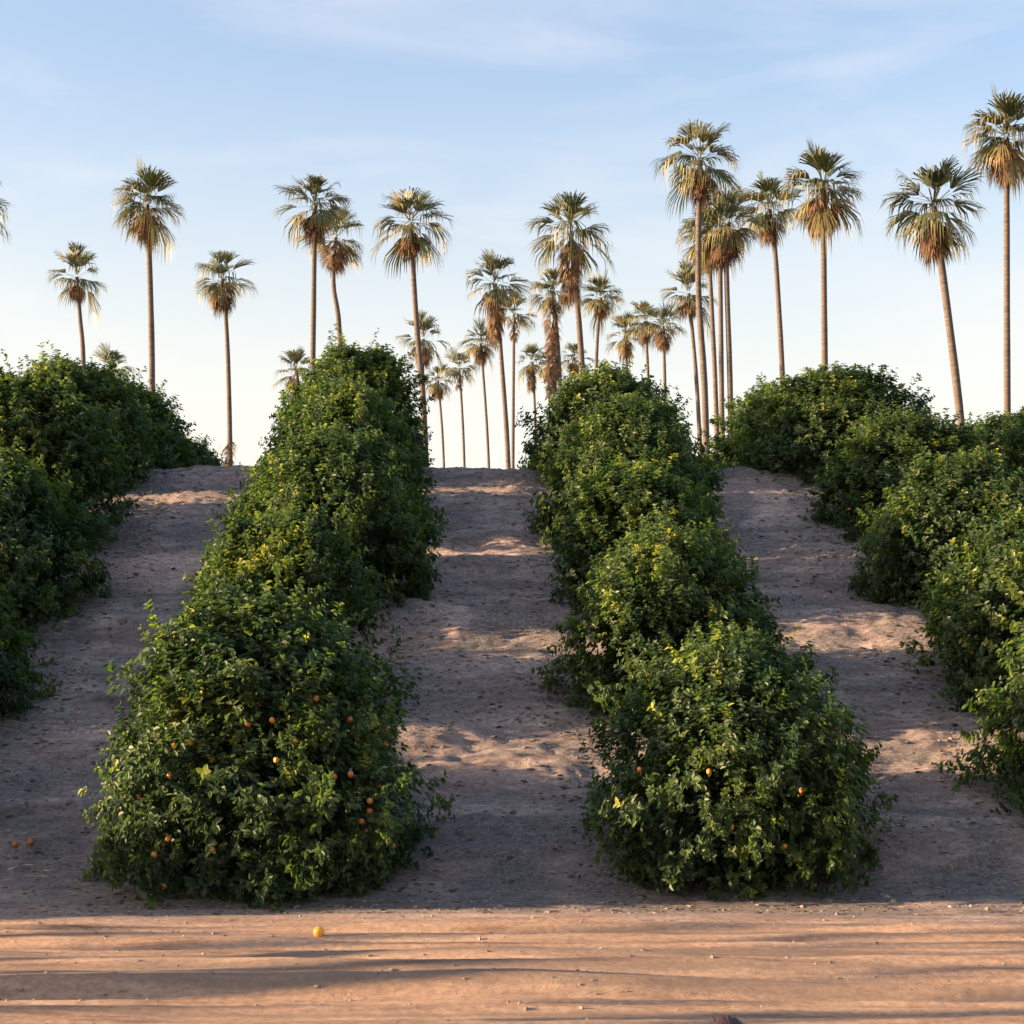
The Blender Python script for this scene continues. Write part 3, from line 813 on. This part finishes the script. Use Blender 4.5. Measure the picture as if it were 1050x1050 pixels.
M_clod = leaf_material('clod_soil', [(0.0, (0.14, 0.105, 0.09)), (0.6, (0.24, 0.18, 0.15)), (1.0, (0.32, 0.24, 0.19))], rough=0.95, trans=0.0, spec=0.1)
M_litter = leaf_material('fallen_leaf', [(0.0, (0.045, 0.036, 0.032)), (0.6, (0.12, 0.09, 0.07)), (0.93, (0.22, 0.165, 0.11)), (1.0, (0.32, 0.24, 0.12))], rough=0.8, trans=0.0, spec=0.2)
def d_hill(x, y):
    lat_ = (x - y * ROW_T + 2.23) / SPACING
    o_ = np.abs(lat_ - np.round(lat_)) * SPACING
    return np.clip(0.16 + 0.9 * np.clip((2.7 - o_) / 1.2, 0, 1) + np.clip(fbm(x * .5, y * 1.0, seed=61, octv=3) * 1.2, 0, 1), 0, 1)
scatter('fallen_leaves', 42000, (-11, 13, 22.3, 46.5), 0.042, M_litter, 7, 0.25, d_hill)
scatter('soil_clods', 8000, (-11, 13, 22.6, 46.5), 0.034, M_clod, 8, 0.6, lambda x, y: np.clip(0.3 + fbm(x * .7, y * 1.5, seed=71) * 1.6, 0, 1))
scatter('road_clods', 2500, (-7, 8, 11.5, 22.6), 0.016, M_clod, 9, 0.6, lambda x, y: np.clip(0.25 + fbm(x * .3, y * 2.5, seed=72) * 2.2, 0, 1))

# ------------------------------------------------------------------ the person sitting at the bottom edge, back to the camera
def skin_mesh(name, pts, edges, radii, mat, root=0, sub=2, parent=None):
    me = bpy.data.meshes.new(name)
    me.from_pydata([tuple(p) for p in pts], edges, [])
    o = link(name, me, parent)
    md = o.modifiers.new('skin', 'SKIN'); md.use_smooth_shade = True
    for i, v in enumerate(me.skin_vertices[0].data):
        r = radii[i]; v.radius = (r, r) if not isinstance(r, tuple) else r
        v.use_root = (i == root)
    sb = o.modifiers.new('sub', 'SUBSURF'); sb.levels = sub; sb.render_levels = sub
    me.materials.append(mat)
    return o
M_skin = flat_mat('skin', (0.50, 0.30, 0.21), 0.5, 20, 0.06)
M_shirt = flat_mat('shirt_cloth', (0.10, 0.14, 0.20), 0.85, 60, 0.15)
M_trouser = flat_mat('trouser_cloth', (0.07, 0.065, 0.06), 0.9, 60, 0.2)
M_hair = flat_mat('hair_brown', (0.034, 0.012, 0.008), 0.5, 160, 0.5)
PX, PY_ = 0.645, 6.0
pr = tag(link('person', None, None, (PX, PY_, gz(PX, PY_))), 'person with dark reddish brown hair, only top of head showing at the bottom edge', 'person')
B = [(0, 0, .11), (0, .01, .25), (0, .02, .40), (0, 0.02, .53), (0, .03, .615), (0, .045, .69), (0, .045, .775)]
R_ = [(.15, .12), (.125, .10), (.15, .105), (.135, .09), .050, .078, .080]
E = [(0, 1), (1, 2), (2, 3), (3, 4), (4, 5), (5, 6)]
B += [(0, .118, .715), (0, .138, .712), (-.078, .04, .725), (.078, .04, .725)]      # nose, ears
R_ += [.018, .010, .014, .014]
E += [(5, 7), (7, 8), (5, 9), (5, 10)]
for sx in (-1, 1):
    n0 = len(B)
    B += [(.17 * sx, .02, .52), (.24 * sx, .06, .30), (.16 * sx, .27, .20), (.11 * sx, .33, .19)]
    R_ += [.055, .042, .033, (.035, .022)]
    E += [(3, n0), (n0, n0 + 1), (n0 + 1, n0 + 2), (n0 + 2, n0 + 3)]
    for q in range(5):
        a_ = (q - 2) * .022
        m0 = len(B)
        ln = (.045, .075, .083, .076, .06)[q]
        if q == 0:
            B += [(.11 * sx - .035 * sx, .35, .19), (.11 * sx - .055 * sx, .385, .175)]
        else:
            B += [(.11 * sx + a_ * sx, .33 + ln * .6, .185), (.11 * sx + a_ * sx, .33 + ln, .165)]
        R_ += [.010, .008]; E += [(n0 + 3, m0), (m0, m0 + 1)]
    n1 = len(B)
    B += [(.10 * sx, .03, .10), (.34 * sx, .26, .13), (.02 * sx, .42 + .05 * sx, .07), (-.10 * sx, .46 + .05 * sx, .06)]
    R_ += [.080, .048, .036, (.042, .03)]
    E += [(0, n1), (n1, n1 + 1), (n1 + 1, n1 + 2), (n1 + 2, n1 + 3)]
body = skin_mesh('body', B, E, R_, M_skin, parent=pr)
skin_mesh('shirt', [B[0], B[1], B[2], (0, .02, .545), (.17, .02, .52), (.225, .05, .36), (-.17, .02, .52), (-.225, .05, .36)],
          [(0, 1), (1, 2), (2, 3), (3, 4), (4, 5), (3, 6), (6, 7)], [(.165, .135), (.145, .12), (.165, .12), (.13, .10), .068, .058, .068, .058], M_shirt, parent=pr)
TP = [(0, 0, .12)]; TE = []; TR = [.145]
for sx in (-1, 1):
    k0 = len(TP)
    TP += [(.13 * sx, .08, .115), (.235 * sx, .17, .12), (.335 * sx, .26, .125), (.20 * sx, .35, .10), (.05 * sx, .41 + .05 * sx, .075)]
    TR += [.105, .088, .070, .060, .050]
    TE += [(0, k0), (k0, k0 + 1), (k0 + 1, k0 + 2), (k0 + 2, k0 + 3), (k0 + 3, k0 + 4)]
skin_mesh('trousers', TP, TE, TR, M_trouser, parent=pr)
# hair: a cap with strands
rg = np.random.default_rng(5)
bm = bmesh.new()
bmesh.ops.create_uvsphere(bm, u_segments=40, v_segments=28, radius=1.0)
for v in bm.verts:
    c = v.co.copy()
    k_ = 1 + 0.025 * math.sin(c.x * 40 + c.z * 9) * max(0, c.z + .2)
    v.co = Vector((c.x * .083 * k_, c.y * .102 * k_ - .005, c.z * .105 * k_ if c.z > 0 else c.z * .12))
    if c.y > 0.3 and c.z < 0.35: v.co.y -= 0.035 * (c.y - .3)
dl = [f for f in bm.faces if f.calc_center_median().y > .035 and f.calc_center_median().z < .035]
bmesh.ops.delete(bm, geom=dl, context='FACES')
for f in bm.faces: f.smooth = True
for _ in range(70):                       # loose strands
    a_ = rg.random() * 6.28; e_ = rg.uniform(0.15, 1.5)
    q = Vector((math.cos(a_) * math.cos(e_) * .083, math.sin(a_) * math.cos(e_) * .102 - .005, math.sin(e_) * .105))
    t_ = Vector((-math.sin(a_), math.cos(a_), 0)) * rg.uniform(-.03, .03) + Vector((0, 0, rg.uniform(-.02, .012))) + q.normalized() * rg.uniform(.004, .013)
    w_ = Vector((.0012, .0006, 0))
    vs = [bm.verts.new(q - w_), bm.verts.new(q + w_), bm.verts.new(q + t_)]
    bm.faces.new(vs)
hm = bpy.data.meshes.new('hair'); bm.to_mesh(hm); bm.free(); hm.materials.append(M_hair)
link('hair', hm, pr, (0, .035, .752))
